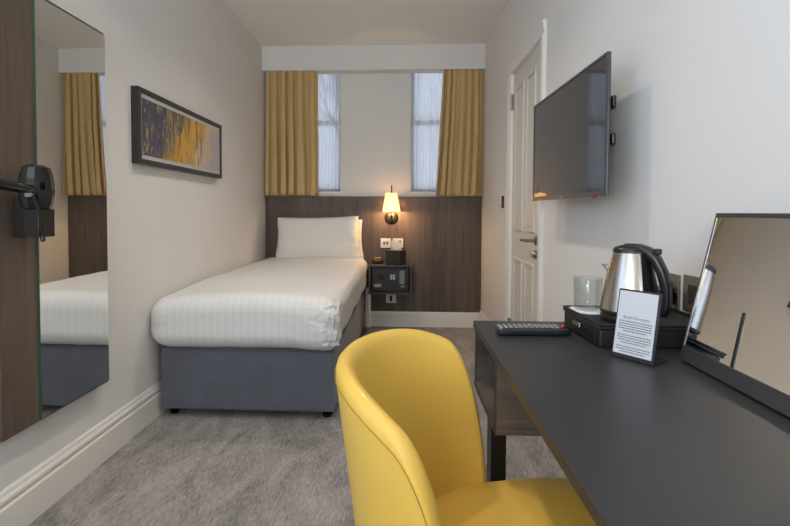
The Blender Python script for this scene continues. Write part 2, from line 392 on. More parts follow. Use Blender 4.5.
prof = [(0, 0), (.020, 0), (.022, .012), (.018, .020), (.018, .045), (.014, .055), (.012, .066), (0, .068)]
def arch(y, s): prism(bm, [(W-a, y+s*(.068-b_)) for a, b_ in prof], 2, 0, DZ)
arch(DY1, 1); arch(DY0, -1)
prism(bm, [(W-a, DZ+.068-b_) for a, b_ in prof], 1, DY0-.068, DY1+.068)
struct('architrave', bm, M_TRIM, r)
bm = NB(); box(bm, W+.001, W+T, DY0-.0, DY0+.004, 0, DZ); box(bm, W+.001, W+T, DY1-.004, DY1, 0, DZ); box(bm, W, W+T, DY0, DY1, DZ-.004, DZ); box(bm, XF+.04, W+T, DY0, DY1, 0, DZ)
struct('door_lining', bm, M_TRIM, r)
hy = DY0+.072
bm = NB(); lathe(bm, [(.0, 0), (.026, 0), (.026, .006), (.02, .009), (.0, .009)], n=24, M=Matrix.Translation((XF, hy, .90)) @ Matrix.Rotation(-PI/2, 4, 'Y'), cap=False)
tube(bm, [(XF-.006, hy, .90), (XF-.045, hy, .90), (XF-.052, hy+.012, .90), (XF-.052, hy+.12, .897)], [.009, .009, .009, .008], 12)
hd = struct('door_handle', bm, M_CHROME, leaf, sm=True)
bm = NB(); lathe(bm, [(.0, 0), (.024, 0), (.024, .006), (.018, .008), (.0, .008)], n=24, M=Matrix.Translation((XF, hy, .825)) @ Matrix.Rotation(-PI/2, 4, 'Y'), cap=False)
bbox(bm, XF-.022, XF-.006, hy-.006, hy+.006, .807, .843, .003)
struct('thumb_turn', bm, M_CHROME, leaf, sm=True)
for z in (1.72, .25):
    bm = NB(); box(bm, XF-.014, XF+.004, DY1-.012, DY1+.002, z, z+.10); tube(bm, [(XF-.014, DY1-.005, z-.002), (XF-.014, DY1-.005, z+.102)], .006, 8)
    struct('hinge', bm, M_CHROME, r)
bm = NB(); bbox(bm, W-.010, W, 3.345, 3.385, 1.083, 1.169, .002)
tag(obj('door_catch', bm, M_BRONZE), 'small dark metal door catch plate on the right wall beyond the white door', 'door catch')

# headboard panel across the back wall
bm = NB(); bbox(bm, .004, W-.004, 4.25, D-.001, .142, 1.192, .002, 1)
tag(obj('headboard', bm, M_HEAD), 'dark brown wood-grain headboard panel across the back wall', 'headboard')
bm = NB(); box(bm, .93, .978, 4.215, 4.249, .0, .36); struct('trim_1', bm, M_TRIM)

# downlights added out of view in the ceiling as warm fill
for i, (x, y) in enumerate(FILL_DOWNLIGHTS):
    if i == 0:
        t = thing('fill_downlight', 'round white recessed ceiling downlight', 'added ceiling light', (x, y, H), 0, 'added ceiling downlights', local=True)
        bm = NB(); lathe(bm, [(.030, -.001), (.034, -.008), (.048, -.008), (.050, -.001)], n=28, cap=False); obj('trim_ring', bm, M_WHITE, t, sm=True)
        bm = NB(); lathe(bm, [(.001, -.003), (.030, -.003)], n=24, cap=False)
        obj('lens', bm, mat('fill downlight lens', (255, 240, 215), .4, emit=(255, 225, 180), estr=8), t)
        dl = t
    else:
        t = copy_tree(dl); t.location = (x, y, H)
    l = bpy.data.lights.new('downlight_fill', 'SPOT'); l.energy = DOWN_POWER*(4.4 if y > 1 else 2.0); l.color = DOWN_COL; l.shadow_soft_size = .06; l.spot_size = math.radians(128); l.spot_blend = .9
    o = bpy.data.objects.new('downlight_fill', l); COL.objects.link(o); o.location = (x, y, H-.02)

# ------------------------------------------------------------------ curtains and nets
def curtain(name, xt0, xt1, xb0, xb1, z0, z1, nf, seed, label, flare=0):
    rnd = random.Random(seed); bm = NB(); NX, NZ = 190, 26
    ph = [rnd.uniform(-.5, .5) for _ in range(nf+2)]; am = [rnd.uniform(.35, 1.25) for _ in range(nf+2)]
    g = []
    for j in range(NZ+1):
        v = j/NZ; z = z1+(z0-z1)*v; row = []
        for i in range(NX+1):
            u = i/NX; k = u*nf; a = int(k); f_ = k-a
            A = (am[a]*(1-f_)+am[min(a+1, nf)]*f_)
            q = k+.22*math.sin(2.2*v+seed)*v+ph[a]*.85*(1-f_)+ph[min(a+1, nf)]*.85*f_
            s = math.cos(2*PI*q); s = 1-2*((1-s)/2)**1.9
            y = 4.208-A*.038*(.55+.45*v)*s+.004*math.sin(9*u+5*v)+.006*noise.noise(Vector((u*9, v*4, seed)))
            x = (xt0+(xt1-xt0)*u)*(1-v)+(xb0+(xb1-xb0)*u)*v+.010*math.sin(4*PI*q)*(.4+v*.6)*min(1, 8*u, 8*(1-u))
            bul = math.sin(PI*min(1, v*1.0))
            x += flare*bul*(1-u)
            row.append(bm.verts.new((x, y, z+.004*math.sin(2*PI*k+1)*(v > .97))))
        g.append(row)
    for j in range(NZ):
        for i in range(NX): bm.faces.new((g[j][i], g[j][i+1], g[j+1][i+1], g[j+1][i]))
    o = obj(name, bm, M_CURT, sm=True, ang=80); md = o.modifiers.new('s', 'SOLIDIFY'); md.thickness = .003
    return tag(o, label, 'curtain', 'mustard curtains')
curtain('curtain', .026, .494, .006, .494, 1.196, 2.34, 6, 3, 'mustard yellow pleated curtain on the left, above the pillow', 0)
curtain('curtain', 1.618, 1.972, 1.558, 1.970, 1.196, 2.34, 6, 11, 'mustard yellow pleated curtain on the right, nearest the door', 0)
def net(R, label, seed):
    rnd = random.Random(seed); x0, x1, z0, z1 = R; bm = NB(); NX, NZ = 90, 12; g = []; nf = 9; am = [rnd.uniform(.4, 1.2) for _ in range(nf+2)]
    for j in range(NZ+1):
        v = j/NZ; row = []
        for i in range(NX+1):
            u = i/NX; k = u*nf; a = int(k); f_ = k-a; A = am[a]*(1-f_)+am[a+1]*f_
            row.append(bm.verts.new((x0+.01+(x1-x0-.02)*u, D+.07+A*.022*math.sin(2*PI*k+2*v), z1-.02+(z0+.012-z1+.02)*v)))
        g.append(row)
    for j in range(NZ):
        for i in range(NX): bm.faces.new((g[j][i], g[j][i+1], g[j+1][i+1], g[j+1][i]))
    o = obj('net_curtain', bm, M_NET, sm=True, ang=80); tag(o, label, 'net curtain', 'sheer net curtains')
net(W1, 'sheer white net curtain in the left window beside the left mustard curtain', 5)
net(W2, 'sheer white net curtain in the right window beside the right mustard curtain', 8)
# bare tree outside the left window
t = thing('bare_tree', 'leafless tree seen faintly through the left window net', 'tree', (.45, 6.2, -1.5))
bm = NB(); rnd = random.Random(4)
def branch(p, d, L, r, lev):
    q = p+d*L; tube(bm, [p, (p+q)/2+Vector((rnd.uniform(-.04, .04), 0, 0)), q], [r, r*.8, r*.6], 6)
    if lev:
        for _ in range(4):
            nd = (d+Vector((rnd.uniform(-.8, .8), rnd.uniform(-.4, .4), rnd.uniform(-.1, .5)))).normalized(); branch(p+d*L*rnd.uniform(.4, 1), nd, L*rnd.uniform(.55, .8), r*.5, lev-1)
branch(Vector((.45, 6.2, -1.5)), Vector((0, 0, 1)), 3.0, .07, 0); branch(Vector((.45, 6.2, 1.45)), Vector((.1, 0, 1)).normalized(), .9, .045, 4)
obj('trunk', bm, M_BARK, t)

# ------------------------------------------------------------------ left wall: panel, mirror, hairdryer, picture
bm = NB(); bbox(bm, .002, .042, 1.352, 1.868, .342, 1.772, .001, 1)
pn = tag(obj('wood_backing_panel', bm, M_PANEL), 'dark wood-grain board on the left wall behind the tall mirror', 'wall panel')
mr = thing('wall_mirror', 'tall frameless mirror on the dark wood board', 'mirror', (.042, 1.68, .352))
bm = NB(); box(bm, .0425, .0495, 1.499, 1.862, .350, 1.760); obj('glass_edge', bm, M_GEDGE, mr, label='greenish glass edge')
bm = NB(); box(bm, .0496, .0500, 1.500, 1.861, .351, 1.759); obj('mirror_face', bm, M_MIRROR, mr)

# picture
pc = thing('framed_picture', 'long black-framed abstract picture in yellow and navy on the left wall', 'picture', (0, 2.625, 1.4515), local=True)
PL, PH, PX_ = .500, .1785, .036
bm = NB(); f = .024
for (a, b_, c, d) in ((-PL, PL, -PH, -PH+f), (-PL, PL, PH-f, PH), (-PL, -PL+f, -PH+f, PH-f), (PL-f, PL, -PH+f, PH-f)): box(bm, .0, PX_, a, b_, c, d)
obj('frame', bm, M_FRAME, pc)
bm = NB(); box(bm, .002, PX_-.006, -PL+f, PL-f, -PH+f, PH-f); obj('mount', bm, M_MAT_, pc)
bm = NB(); g = f+.020; gy = f+.014; box(bm, PX_-.0059, PX_-.005, -PL+gy, PL-gy, -PH+g, PH-g); obj('artwork', bm, M_ART, pc)

# hairdryer: wall holder + dryer
hx, hyy = .042, 1.425
hh = thing('hairdryer_holder', 'black wall holder under the hairdryer on the wood board', 'holder', (.042, 1.44, .965))
bm = NB(); bbox(bm, .0505, .094, 1.398, 1.470, .967, 1.092, .004); obj('back_plate', bm, M_BLKM, hh)
bm = NB()
bbox(bm, .094, .142, 1.386, 1.391, .968, 1.056, .002); bbox(bm, .094, .142, 1.448, 1.453, .968, 1.056, .002); bbox(bm, .137, .142, 1.391, 1.448, .968, 1.056, .002); bbox(bm, .094, .137, 1.391, 1.448, .968, .973, .002)
obj('cup', bm, M_GLOSSB, hh)
hr = thing('hairdryer', 'glossy black hairdryer hanging in its wall holder, handle to the left', 'hairdryer', (.115, 1.4155, .975))
bm = NB()
prof = [(.0, 0.0), (.018, .0), (.020, .03), (.022, .078), (.039, .083), (.044, .100), (.050, .135), (.049, .160), (.044, .190), (.038, .210), (.026, .217), (.0, .218)]
MB_ = Matrix.Translation((.115, 1.4155, .975)) @ Matrix.Diagonal((.86, 1.12, 1, 1))
lathe(bm, prof, (0, 0, 0), 14, MB_, cap=False)
body = obj('body', bm, M_GLOSSB, hr, sm=True, ang=24)
bm = NB(); lathe(bm, [(.0, .001), (.015, .001), (.017, .0), (.019, -.004)], (0, 0, 0), 20, Matrix.Translation((.115, 1.4195, 1.192)), cap=False)
obj('air_grille', bm, M_BLKM, body)
bm = NB(); tube(bm, [(.118, 1.410, 1.112), (.130, 1.385, 1.114), (.134, 1.33, 1.118), (.136, 1.25, 1.126), (.138, 1.19, 1.134), (.138, 1.175, 1.135)], [.017, .014, .015, .017, .017, .012], 16)
han = obj('handle', bm, M_GLOSSB, hr, sm=True, ang=60)
bm = NB(); bbox(bm, .126, .142, 1.352, 1.366, 1.092, 1.104, .002); obj('switch', bm, M_BTN, han, label='small pale switch')
bm = NB(); pts = []
for i in range(15):
    t_ = i/14; pts.append((.150+.006*math.sin(PI*t_), 1.355+.035*t_+.004*math.sin(PI*t_), 1.098-.135*t_))
tube(bm, pts, [.005-.0015*abs(i/14-.5) for i in range(15)], 8); lathe(bm, [(.004, 0), (.0075, .004), (.006, .026), (.004, .030)], (.151, 1.390, .955), 12)
obj('cord', bm, M_BLK, hr, sm=True)

# ------------------------------------------------------------------ bed
BX0, BX1, BY0, BY1 = .030, .925, 2.30, 4.236
bd = thing('divan_bed', 'single divan bed base in slate blue velvet under the white duvet', 'bed', ((BX0+BX1)/2, (BY0+BY1)/2, 0))
bm = NB(); rbox(bm, ((BX0+BX1)/2, (BY0+BY1)/2, .195), ((BX1-BX0)/2, (BY1-BY0)/2, .155), .014, 30)
obj('divan_base', bm, M_DIVAN, bd, sm=True)
bm = NB(); bbox(bm, BX0+.012, BX1-.012, BY0+.012, BY1-.01, .345, .360, .004); obj('platform_top', bm, M_DIVTOP, bd)
for x in (BX0+.045, BX1-.045):
    for y in (BY0+.06, BY1-.06):
        bm = NB(); lathe(bm, [(.0, 0), (.022, 0), (.026, .006), (.026, .018), (.012, .022), (.012, .040), (0, .040)], (x, y, 0), 18, cap=False); obj('foot', bm, M_GLOSSB, bd, sm=True)
MX0, MX1, MY0 = .011, .946, 2.212
def dv(q):
    n1 = noise.noise(q*2.3); n2 = noise.noise(q*9+Vector((4, 2, 1))); top = q.z > .5
    # puffed foot end: bulges out at mid height, tucked under at the bottom
    if q.z < .46: k = (.46-q.z)/.10; q.y += .020*k*k*(1 if q.y < 3 else 0); q.x += .012*k*k*(1 if q.x < .5 else 0) 
    q.z += .010*n1*(1 if top else .4)+.003*n2
    # crown
    u = (q.x-MX0)/(MX1-MX0); q.z += .016*math.sin(PI*max(0, min(1, u)))*(1 if top else 0)
    q.z -= .012*(1-min(1, max(0, (q.y-2.27)/.5)))*(1 if top else 0)
    # crumpled near-right corner, hanging further down
    d = math.hypot(q.x-MX1, q.y-MY0)
    if d < .22:
        k = 1-d/.22; a = math.atan2(q.y-MY0, q.x-MX1)
        q += Vector((1, -.5, 0))*(.007*k*math.sin(22*a+18*q.z)+.016*k*noise.noise(q*24)+.008*k*noise.noise(q*60)) ; q.z += .010*k*noise.noise(q*22)
        if q.z < .45: q.z -= .014*k
    # long soft ripples on the right hanging side
    if q.x > MX1-.05: q.x += .004*math.sin(q.y*11+q.z*6)*max(0, (.62-q.z)/.2) + .012*max(0, (.62-q.z)/.22)*0
    return q
bm = NB(); rbox(bm, ((MX0+MX1)/2, (MY0+4.238)/2, .500), ((MX1-MX0)/2+.010, (4.238-MY0)/2, .137), .085, 80, dv)
du = tag(obj('duvet', bm, M_DUVET, sm=True, ang=80), 'puffy white satin-striped duvet covering the single bed', 'duvet')
def pillow(cx, cy, cz, w_, h_, t_, tilt, rz, label):
    bm = NB(); NU, NV = 36, 24; M_ = Matrix.Translation((cx, cy, cz)) @ Matrix.Rotation(rz, 4, 'Y') @ Matrix.Rotation(tilt, 4, 'X'); g = {}
    for s in (-1, 1):
        for i in range(NU+1):
            for j in range(NV+1):
                u = -1+2*i/NU; v = -1+2*j/NV
                prof = max(0, (1-abs(u)**3.2))**.55*max(0, (1-abs(v)**2.6))**.6; cr_ = max(0, abs(u)*abs(v)-.72)
                x = u*w_/2*(1.02-.05*(1-v*v)*abs(u)**2-(.10 if u < 0 else .02)*cr_-.022*v); z = v*h_/2*(1-.07*(1-u*u)*(v > 0)-(.12 if u < 0 else .0)*cr_)+(.008*math.sin(v*11) if u > .85 else 0)*(u-.85)*4
                edge = 1 if prof < 1e-6 else 0
                y = s*t_/2*prof + .006*noise.noise(Vector((u*3, v*3, s)))*(1-edge) + .008*noise.noise(Vector((u*7, v*5, 2)))*max(0, u-.4)*(1-edge)
                if u > .7: y += .010*math.sin(v*14+u*5)*(u-.7)*(1-edge)*2
                if edge and s == 1: g[s, i, j] = g[-1, i, j]; continue
                g[s, i, j] = bm.verts.new(M_ @ Vector((x, y, z)))
    for s in (-1, 1):
        for i in range(NU):
            for j in range(NV):
                q = [g[s, i, j], g[s, i+1, j], g[s, i+1, j+1], g[s, i, j+1]]
                try: bm.faces.new(q if s < 0 else q[::-1])
                except ValueError: pass
    return tag(obj('pillow', bm, M_PILLOW, sm=True, ang=80), label, 'pillow', 'white bed pillows')
pillow(.535, 4.200, .806, .74, .36, .075, -.03, 0, 'white pillow at the back, just its right edge showing beside the lamp')
pillow(.515, 4.085, .815, .735, .395, .13, -.15, -.020, 'plump white pillow in front, propped upright at the head of the bed')

# ------------------------------------------------------------------ bedside unit, safe, tissue box, ashtray, lamp, sockets
UX0, UX1, UY0, UY1, UZ0, UZ1 = .978, 1.345, 3.94, 4.249, .350, .602
bu = thing('bedside_shelf_unit', 'dark open wall-hung bedside shelf box to the right of the bed', 'bedside shelf', ((UX0+UX1)/2, 4.249, UZ0))
for nm, b_ in (('top_board', (UX0, UX1, UY0, UY1, UZ1-.018, UZ1)), ('bottom_board', (UX0, UX1, UY0, UY1, UZ0, UZ0+.018)), ('side_board', (UX0, UX0+.018, UY0, UY1, UZ0+.018, UZ1-.018)), ('side_board', (UX1-.018, UX1, UY0, UY1, UZ0+.018, UZ1-.018)), ('back_board', (UX0+.018, UX1-.018, UY1-.008, UY1, UZ0+.018, UZ1-.018))):
    bm = NB(); bbox(bm, *b_, .001, 1); obj(nm, bm, M_UNIT, bu)
SX0, SX1, SZ0, SZ1 = 1.003, 1.320, .3682, .578
sf = thing('room_safe', 'dark grey electronic safe inside the bedside shelf box', 'safe', ((SX0+SX1)/2, 4.08, SZ0))
bm = NB(); bbox(bm, SX0, SX1, 3.962, 4.235, SZ0, SZ1, .004); obj('body', bm, M_SAFE, sf)
bm = NB(); bbox(bm, SX0+.014, SX1-.014, 3.954, 3.9625, SZ0+.014, SZ1-.014, .003); dr = obj('door', bm, M_SAFE, sf)
bm = NB(); lathe(bm, [(0, .022), (.018, .022), (.022, .018), (.024, 0)], n=24, M=Matrix.Translation((1.082, 3.954, .494)) @ Matrix.Rotation(PI/2, 4, 'X'), cap=False)
obj('knob', bm, M_BLK, dr, sm=True)
for ix in range(2):
    for iz in range(2):
        bm = NB(); bbox(bm, 1.160+ix*.024, 1.180+ix*.024, 3.948, 3.9545, .476+iz*.024, .496+iz*.024, .002); obj('key', bm, M_SAFEL, dr)
bm = NB(); bbox(bm, 1.240, 1.283, 3.949, 3.9545, .437, .554, .002); obj('side_label_plate', bm, mat('safe plate grey', (128, 126, 120), .5), dr)
for (a, b_, c, d) in ((1.022, 1.085, .412, .437), (1.250, 1.283, .412, .422)):
    bm = NB(); box(bm, a, b_, 3.9525, 3.9545, c, d); obj('label_sticker', bm, M_BTN, dr)
tb = thing('tissue_box', 'dark brown tissue box on the bedside shelf with a tissue pulled up', 'tissue box', (1.207, 4.025, UZ1), math.radians(-24))
bm = NB(); bbox(bm, -.067, .067, -.067, .067, 0, .122, .003)
# opening collar
obj('box', bm, M_TBOX, tb)
bm = NB(); lathe(bm, [(.034, .1221), (.034, .1235), (.0, .1235)], n=20, cap=False); obj('opening', bm, M_BLK, tb)
bm = NB(); g = []
for j in range(10):
    v = j/9; row = []
    for i in range(17):
        u = i/16*2*PI; rr = (.030*(1-v)**.8+.004)*(1+.25*math.sin(3*u+v*3)+.15*math.sin(7*u)); row.append(bm.verts.new((rr*1.3*math.cos(u)-.03*v, rr*.6*math.sin(u)-.0, .123+.080*v*(1+.12*math.sin(2*u)))))
    g.append(row)
for j in range(9):
    for i in range(16): bm.faces.new((g[j][i], g[j][i+1], g[j+1][i+1], g[j+1][i]))
obj('tissue', bm, M_TISSUE, tb, sm=True, ang=70)
at = thing('trinket_dish', 'small dark dish with an amber glass piece on the bedside shelf by the pillow', 'dish', (1.048, 4.07, UZ1), local=True)
bm = NB(); lathe(bm, [(0, 0), (.040, 0), (.054, .010), (.056, .024), (.052, .025), (.048, .012), (0, .008)], n=24, cap=False); obj('dish', bm, M_TBOX, at, sm=True)
bm = NB(); rbox(bm, (0, 0, .034), (.030, .022, .020), .010, 8, M=Matrix.Rotation(.3, 4, 'Z')); obj('amber_piece', bm, M_AMBER, at, sm=True)

lp = thing('wall_lamp', 'bronze bedside wall lamp with a lit cream cone shade', 'wall lamp', (1.163, 4.25, 1.0), local=True)
bm = NB(); lathe(bm, [(0, 0), (.060, 0), (.060, .008), (.052, .016), (.02, .020), (0, .020)], n=32, M=Matrix.Rotation(PI/2, 4, 'X'), cap=False); obj('wall_plate', bm, M_BRONZE, lp, sm=True)
bm = NB(); tube(bm, [(0, -.018, 0), (0, -.075, .0), (0, -.09, .01), (0, -.092, .03), (0, -.092, .07)], .007, 12); tube(bm, [(0, -.034, .04), (0, -.034, .292)], .006, 10); tube(bm, [(0, -.034, .04), (0, -.034, .0), (0, -.018, 0)], .006, 10)
obj('arm', bm, M_BRONZE, lp, sm=True)
bm = NB()
for a, b_ in (((.080, .058), (.049, .218)), ((.0785, .059), (.0475, .217))):
    lathe(bm, [a, b_], (0, -.092, 0), 40, cap=False)
sh = obj('lamp_shade', bm, M_SHADE, lp, sm=True)
bm = NB(); lathe(bm, [(0, .10), (.012, .10), (.018, .115), (.022, .14), (.016, .165), (0, .172)], (0, -.092, 0), 16, cap=False); obj('bulb', bm, M_BULB, lp, sm=True)
for dz in (.205, .075):
    l = bpy.data.lights.new('bedside_bulb', 'POINT'); l.energy = 12 if dz < .1 else .25; l.color = (1, .62, .30); l.shadow_soft_size = .018
    o = bpy.data.objects.new('bedside_bulb', l); COL.objects.link(o); o.location = (1.163, 4.25-.098, 1.0+dz-(.012 if dz < .1 else 0))

def socket_back(x, z, kind, label, m=M_WHITE):
    t = thing('wall_socket', label, 'socket', (x, 4.25, z), local=True)
    bm = NB(); bbox(bm, -.046, .046, -.009, 0, -.043, .043, .003); obj('plate', bm, m, t)
    if kind == 'usb':
        for dx in (-.014, .014): bm = NB(); bbox(bm, dx-.009, dx+.009, -.0115, -.008, -.013, .013, .001); obj('port', bm, M_GREYTX, t)
    elif kind == 'plug':
        bm = NB(); bbox(bm, .012, .026, -.013, -.008, .006, .026, .001); obj('switch', bm, M_GREYTX, t)
        for dx, dz, w_, h_ in ((-.004, .016, .004, .008), (-.013, -.006, .008, .004), (.006, -.006, .008, .004)):
            bm = NB(); box(bm, dx-w_/2, dx+w_/2, -.0095, -.008, dz-h_/2, dz+h_/2); obj('pin_slot', bm, M_BLK, t)
    else:
        bm = NB(); bbox(bm, -.012, .012, -.016, -.008, -.026, .026, .002); obj('rocker_switch', bm, M_BLK, t)
    return t
socket_back(1.112, .767, 'usb', 'white two-port socket on the headboard, the left one above the tissue box')
socket_back(1.224, .767, 'plug', 'white switched socket on the headboard, the right one behind the tissue')
socket_back(1.162, .262, 'fuse', 'white fused switch plate on the headboard just below the safe shelf')

# ------------------------------------------------------------------ television
tv = thing('television', 'wall-mounted flat black television on the right wall', 'television', (1.861, 1.801, 1.3184), local=True)
tv.rotation_euler = (0, 0, .019)
hw, hhh = .365, .2155
bm = NB(); bbox(bm, .004, .012, -hw, hw, -hhh, hhh, .002); obj('casing', bm, M_BEZEL, tv)
bm = NB(); f = .008
for (a, b_, c, d) in ((-hw, hw, -hhh, -hhh+.018), (-hw, hw, hhh-f, hhh), (-hw, -hw+f, -hhh+.018, hhh-f), (hw-f, hw, -hhh+.018, hhh-f)): box(bm, -.0005, .0039, a, b_, c, d)
obj('bezel', bm, M_BEZEL, tv)
bm = NB(); box(bm, .002, .0038, -hw+f, hw-f, -hhh+.018, hhh-f); obj('screen', bm, M_SCREEN, tv)
bm = NB(); bbox(bm, .0121, .045, -.29, .29, -.17, .12, .008); obj('rear_housing', bm, M_BLKM, tv)
bm = NB(); bbox(bm, .045, .116, -.05, .05, -.12, .12, .003); bbox(bm, .045, .058, -.30, .235, .060, .100, .002); bbox(bm, .045, .058, -.30, .235, -.055, -.02, .002)
for z in (.080, -.037): bbox(bm, .040, .052, -.318, -.28, z-.018, z+.018, .004)
obj('wall_bracket', bm, M_BLK, tv)
bm = NB(); bbox(bm, .002, .012, -.285, -.262, -hhh-.006, -hhh+.0005, .001); obj('standby_light', bm, M_RED, tv, label='red standby light')
bm = NB(); box(bm, -.0012, -.0004, -.020, .020, -hhh+.006, -hhh+.011); obj('badge', bm, M_BTN, tv)

# ------------------------------------------------------------------ desk
DX0, DYF, DYN = 1.458, 1.302, -.22
dk = thing('desk', 'long charcoal desk with a wood shelf cubby and black steel legs along the right wall', 'desk', ((DX0+W)/2, .54, 0))
bm = NB(); box(bm, DX0+.001, W-.002, DYN, DYF-.001, .732, .75); obj('desktop', bm, M_DESK, dk)
bm = NB(); box(bm, DX0-.0005, DX0+.001, DYN, DYF, .732, .7498); box(bm, DX0+.001, W-.002, DYF-.001, DYF, .732, .7498); obj('edge_band', bm, M_EDGE, dk, label='paler wood edge strip')
CY0, CY1, CZ0 = .992, 1.285, .576
for nm, b_, m in (('shelf_board', (DX0+.002, W-.02, CY0, CY1, CZ0, CZ0+.014), M_SHELFX), ('end_panel', (DX0+.004, W-.02, CY0+.004, CY0+.022, CZ0+.014, .732), M_SHELFX), ('end_panel', (DX0+.004, W-.02, CY1-.018, CY1, CZ0+.014, .732), M_SHELFX), ('back_panel', (W-.036, W-.02, CY0+.022, CY1-.018, CZ0+.014, .732), M_SHELF)):
    bm = NB(); box(bm, *b_); obj(nm, bm, m, dk)
bm = NB(); box(bm, DX0-.0, DX0+.002, CY0, CY1, CZ0, CZ0+.014); box(bm, DX0+.002, DX0+.004, CY0+.004, CY0+.022, CZ0+.014, .732); box(bm, DX0+.002, DX0+.004, CY1-.018, CY1, CZ0+.014, .732); obj('shelf_edging', bm, M_EDGE, dk)
for y in (1.115, -.15):
    zt = CZ0 if y > 0 else .732
    for x in (1.474, W-.08):
        bm = NB(); box(bm, x, x+.036, y, y+.05, .0, zt); obj('leg', bm, M_LEGM, dk)
    bm = NB(); box(bm, 1.510, W-.08, y, y+.05, 0, .02); obj('foot_rail', bm, M_LEGM, dk)

# remote
rm = thing('remote_control', 'black television remote with a red power button lying on the desk', 'remote control', (1.582, 1.165, .75), math.radians(2))
bm = NB()
def rmd(q):
    q.z = q.z if q.z < .010 else .010+(q.z-.010)*(1-.25*((q.x)/.085)**2); return q
rbox(bm, (0, 0, .0105), (.088, .024, .0100), .006, 16, rmd); rb = obj('body', bm, M_BLK, rm, sm=True)
first = None
for ix in range(12):
    for iy in range(4):
        if first is None:
            bm = NB(); bbox(bm, -.0034, .0034, -.0026, .0026, .0165, .0218, .001, 1); first = obj('button', bm, M_BTN, rb); o = first
        else: o = first.copy(); COL.objects.link(o)
        o.location = (-.080+ix*.0125, -.0155+iy*.0103, -.0022*abs((-.080+ix*.0125)/.085)**2)
bm = NB(); lathe(bm, [(0, .0225), (.0045, .0225), (.005, .017)], (.074, -.0, 0), 14, cap=False); obj('power_button', bm, M_RED, rb, label='red power button')

# ------------------------------------------------------------------ hospitality tray
TA = Vector((1.690, 1.262)); TN = Vector((1.697, 1.062))     # far-left and near-left bottom corners
ty = thing('hospitality_tray', 'black tea tray box with a front drawer at the back of the desk', 'tray', (0, 0, .75), local=True)
TP = [(1.688, 1.262), (1.700, 1.052), (1.925, 1.066), (1.968, 1.100), (1.968, 1.272)]
ang = math.atan2(TA.x-TN.x, TA.y-TN.y)
tw, tl = .262, .205
ty.location = (1.690, 1.050, .75); ty.rotation_euler = (0, 0, math.radians(0))
def quadbox(bm, p, z0, z1, r=.004):
    t_ = NB(); prism(t_, p, 2, z0, z1); bmesh.ops.bevel(t_, geom=t_.edges[:], offset=r, segments=2, profile=.5, affect='EDGES'); merge(bm, t_)
TL = [(-.002, .212), (.006, .0), (.275, .0), (.275, .212)]
bm = NB(); quadbox(bm, [(a+(.003 if a < .1 else -.003), b_+(.003 if b_ < .1 else -.003)) for a, b_ in TL], .001, .040); tyb = obj('tray_body', bm, M_BLKM, ty)
bm = NB(); quadbox(bm, TL, .0402, .048, .003)
# raised rim around the top
quadbox(bm, [(-.002, .212), (.006, 0), (.012, .0), (.004, .212)], .048, .054, .002); quadbox(bm, [(.004, .0), (.275, .0), (.275, .006), (.006, .006)], .048, .054, .002)
quadbox(bm, [(.0, .206), (.275, .206), (.275, .212), (.0, .212)], .048, .054, .002); quadbox(bm, [(.269, .006), (.275, .006), (.275, .206), (.269, .206)], .048, .054, .002)
obj('tray_top', bm, M_BLKM, ty)
bm = NB(); quadbox(bm, [(-.003, .190), (.005, .02), (.009, .02), (.001, .190)], .006, .036, .001); dw = obj('drawer_front', bm, M_BLK, ty)
bm = NB(); quadbox(bm, [(-.008, .125), (-.006, .085), (.001, .085), (-.001, .125)], .024, .036, .002); obj('drawer_pull', bm, M_CHROME, dw, label='silver drawer pull')
ZT = .75+.048
# coaster and tumbler, cup
GX, GY = 1.738, 1.222
bm = NB(); lathe(bm, [(0, 0), (.048, 0), (.049, .002), (.044, .0035), (0, .003)], (GX+.002, GY-.0, ZT+.0002), 28, cap=False)
tag(obj('paper_coaster', bm, M_PAPER, sm=True), 'round white paper coaster under the glass tumbler', 'coaster')
bm = NB(); lathe(bm, [(0, 0), (.031, 0), (.033, .004), (.0355, .082), (.035, .083), (.0345, .082), (.032, .006), (0, .005)], (GX, GY, ZT+.0038), 36, cap=False)
tag(obj('glass_tumbler', bm, M_TUMB, sm=True), 'clear glass tumbler on a white coaster left of the kettle', 'glass')
cu = thing('teacup', 'white cup mostly hidden behind the left side of the kettle', 'cup', (1.822, 1.218, ZT), local=True)
bm = NB(); lathe(bm, [(0, .001), (.020, .001), (.022, .004), (.030, .04), (.034, .078), (.0325, .079), (.028, .04), (.018, .008), (0, .006)], n=30, cap=False); obj('bowl', bm, M_WHITE, cu, sm=True)
bm = NB(); tube(bm, [(.028, 0, .065), (.045, 0, .066), (.052, 0, .05), (.046, 0, .03), (.026, 0, .022)], .0035, 8); obj('handle', bm, M_WHITE, cu, sm=True)

# kettle
KA = math.radians(-46)
kt = thing('electric_kettle', 'brushed steel electric kettle with a black handle and lid on the tray', 'kettle', (1.796, 1.122, ZT+.0002), KA)
bm = NB(); lathe(bm, [(0, 0), (.060, 0), (.063, .004), (.063, .012), (.060, .016), (0, .016)], n=40, cap=False); obj('power_base', bm, M_BLK, kt, sm=True)
def kr(z): # body radius with height
    t_ = (z-.026)/.135; return .0635-.0205*t_-.006*t_*t_*t_
bm = NB(); lathe(bm, [(kr(.026), .026)]+[(kr(.026+.135*i/12), .026+.135*i/12) for i in range(1, 13)], n=48, cap=True); obj('steel_body', bm, M_STEEL, kt, sm=True)
bm = NB(); lathe(bm, [(0, .017), (.061, .017), (.0645, .020), (.0645, .0265), (0, .0265)], n=40, cap=False); obj('lower_ring', bm, M_BLK, kt, sm=True)
bm = NB(); lathe(bm, [(.0385, .1605), (.0385, .166), (.034, .172), (.02, .177), (0, .178)], n=36, cap=False); obj('lid', bm, M_BLK, kt, sm=True, ang=70)
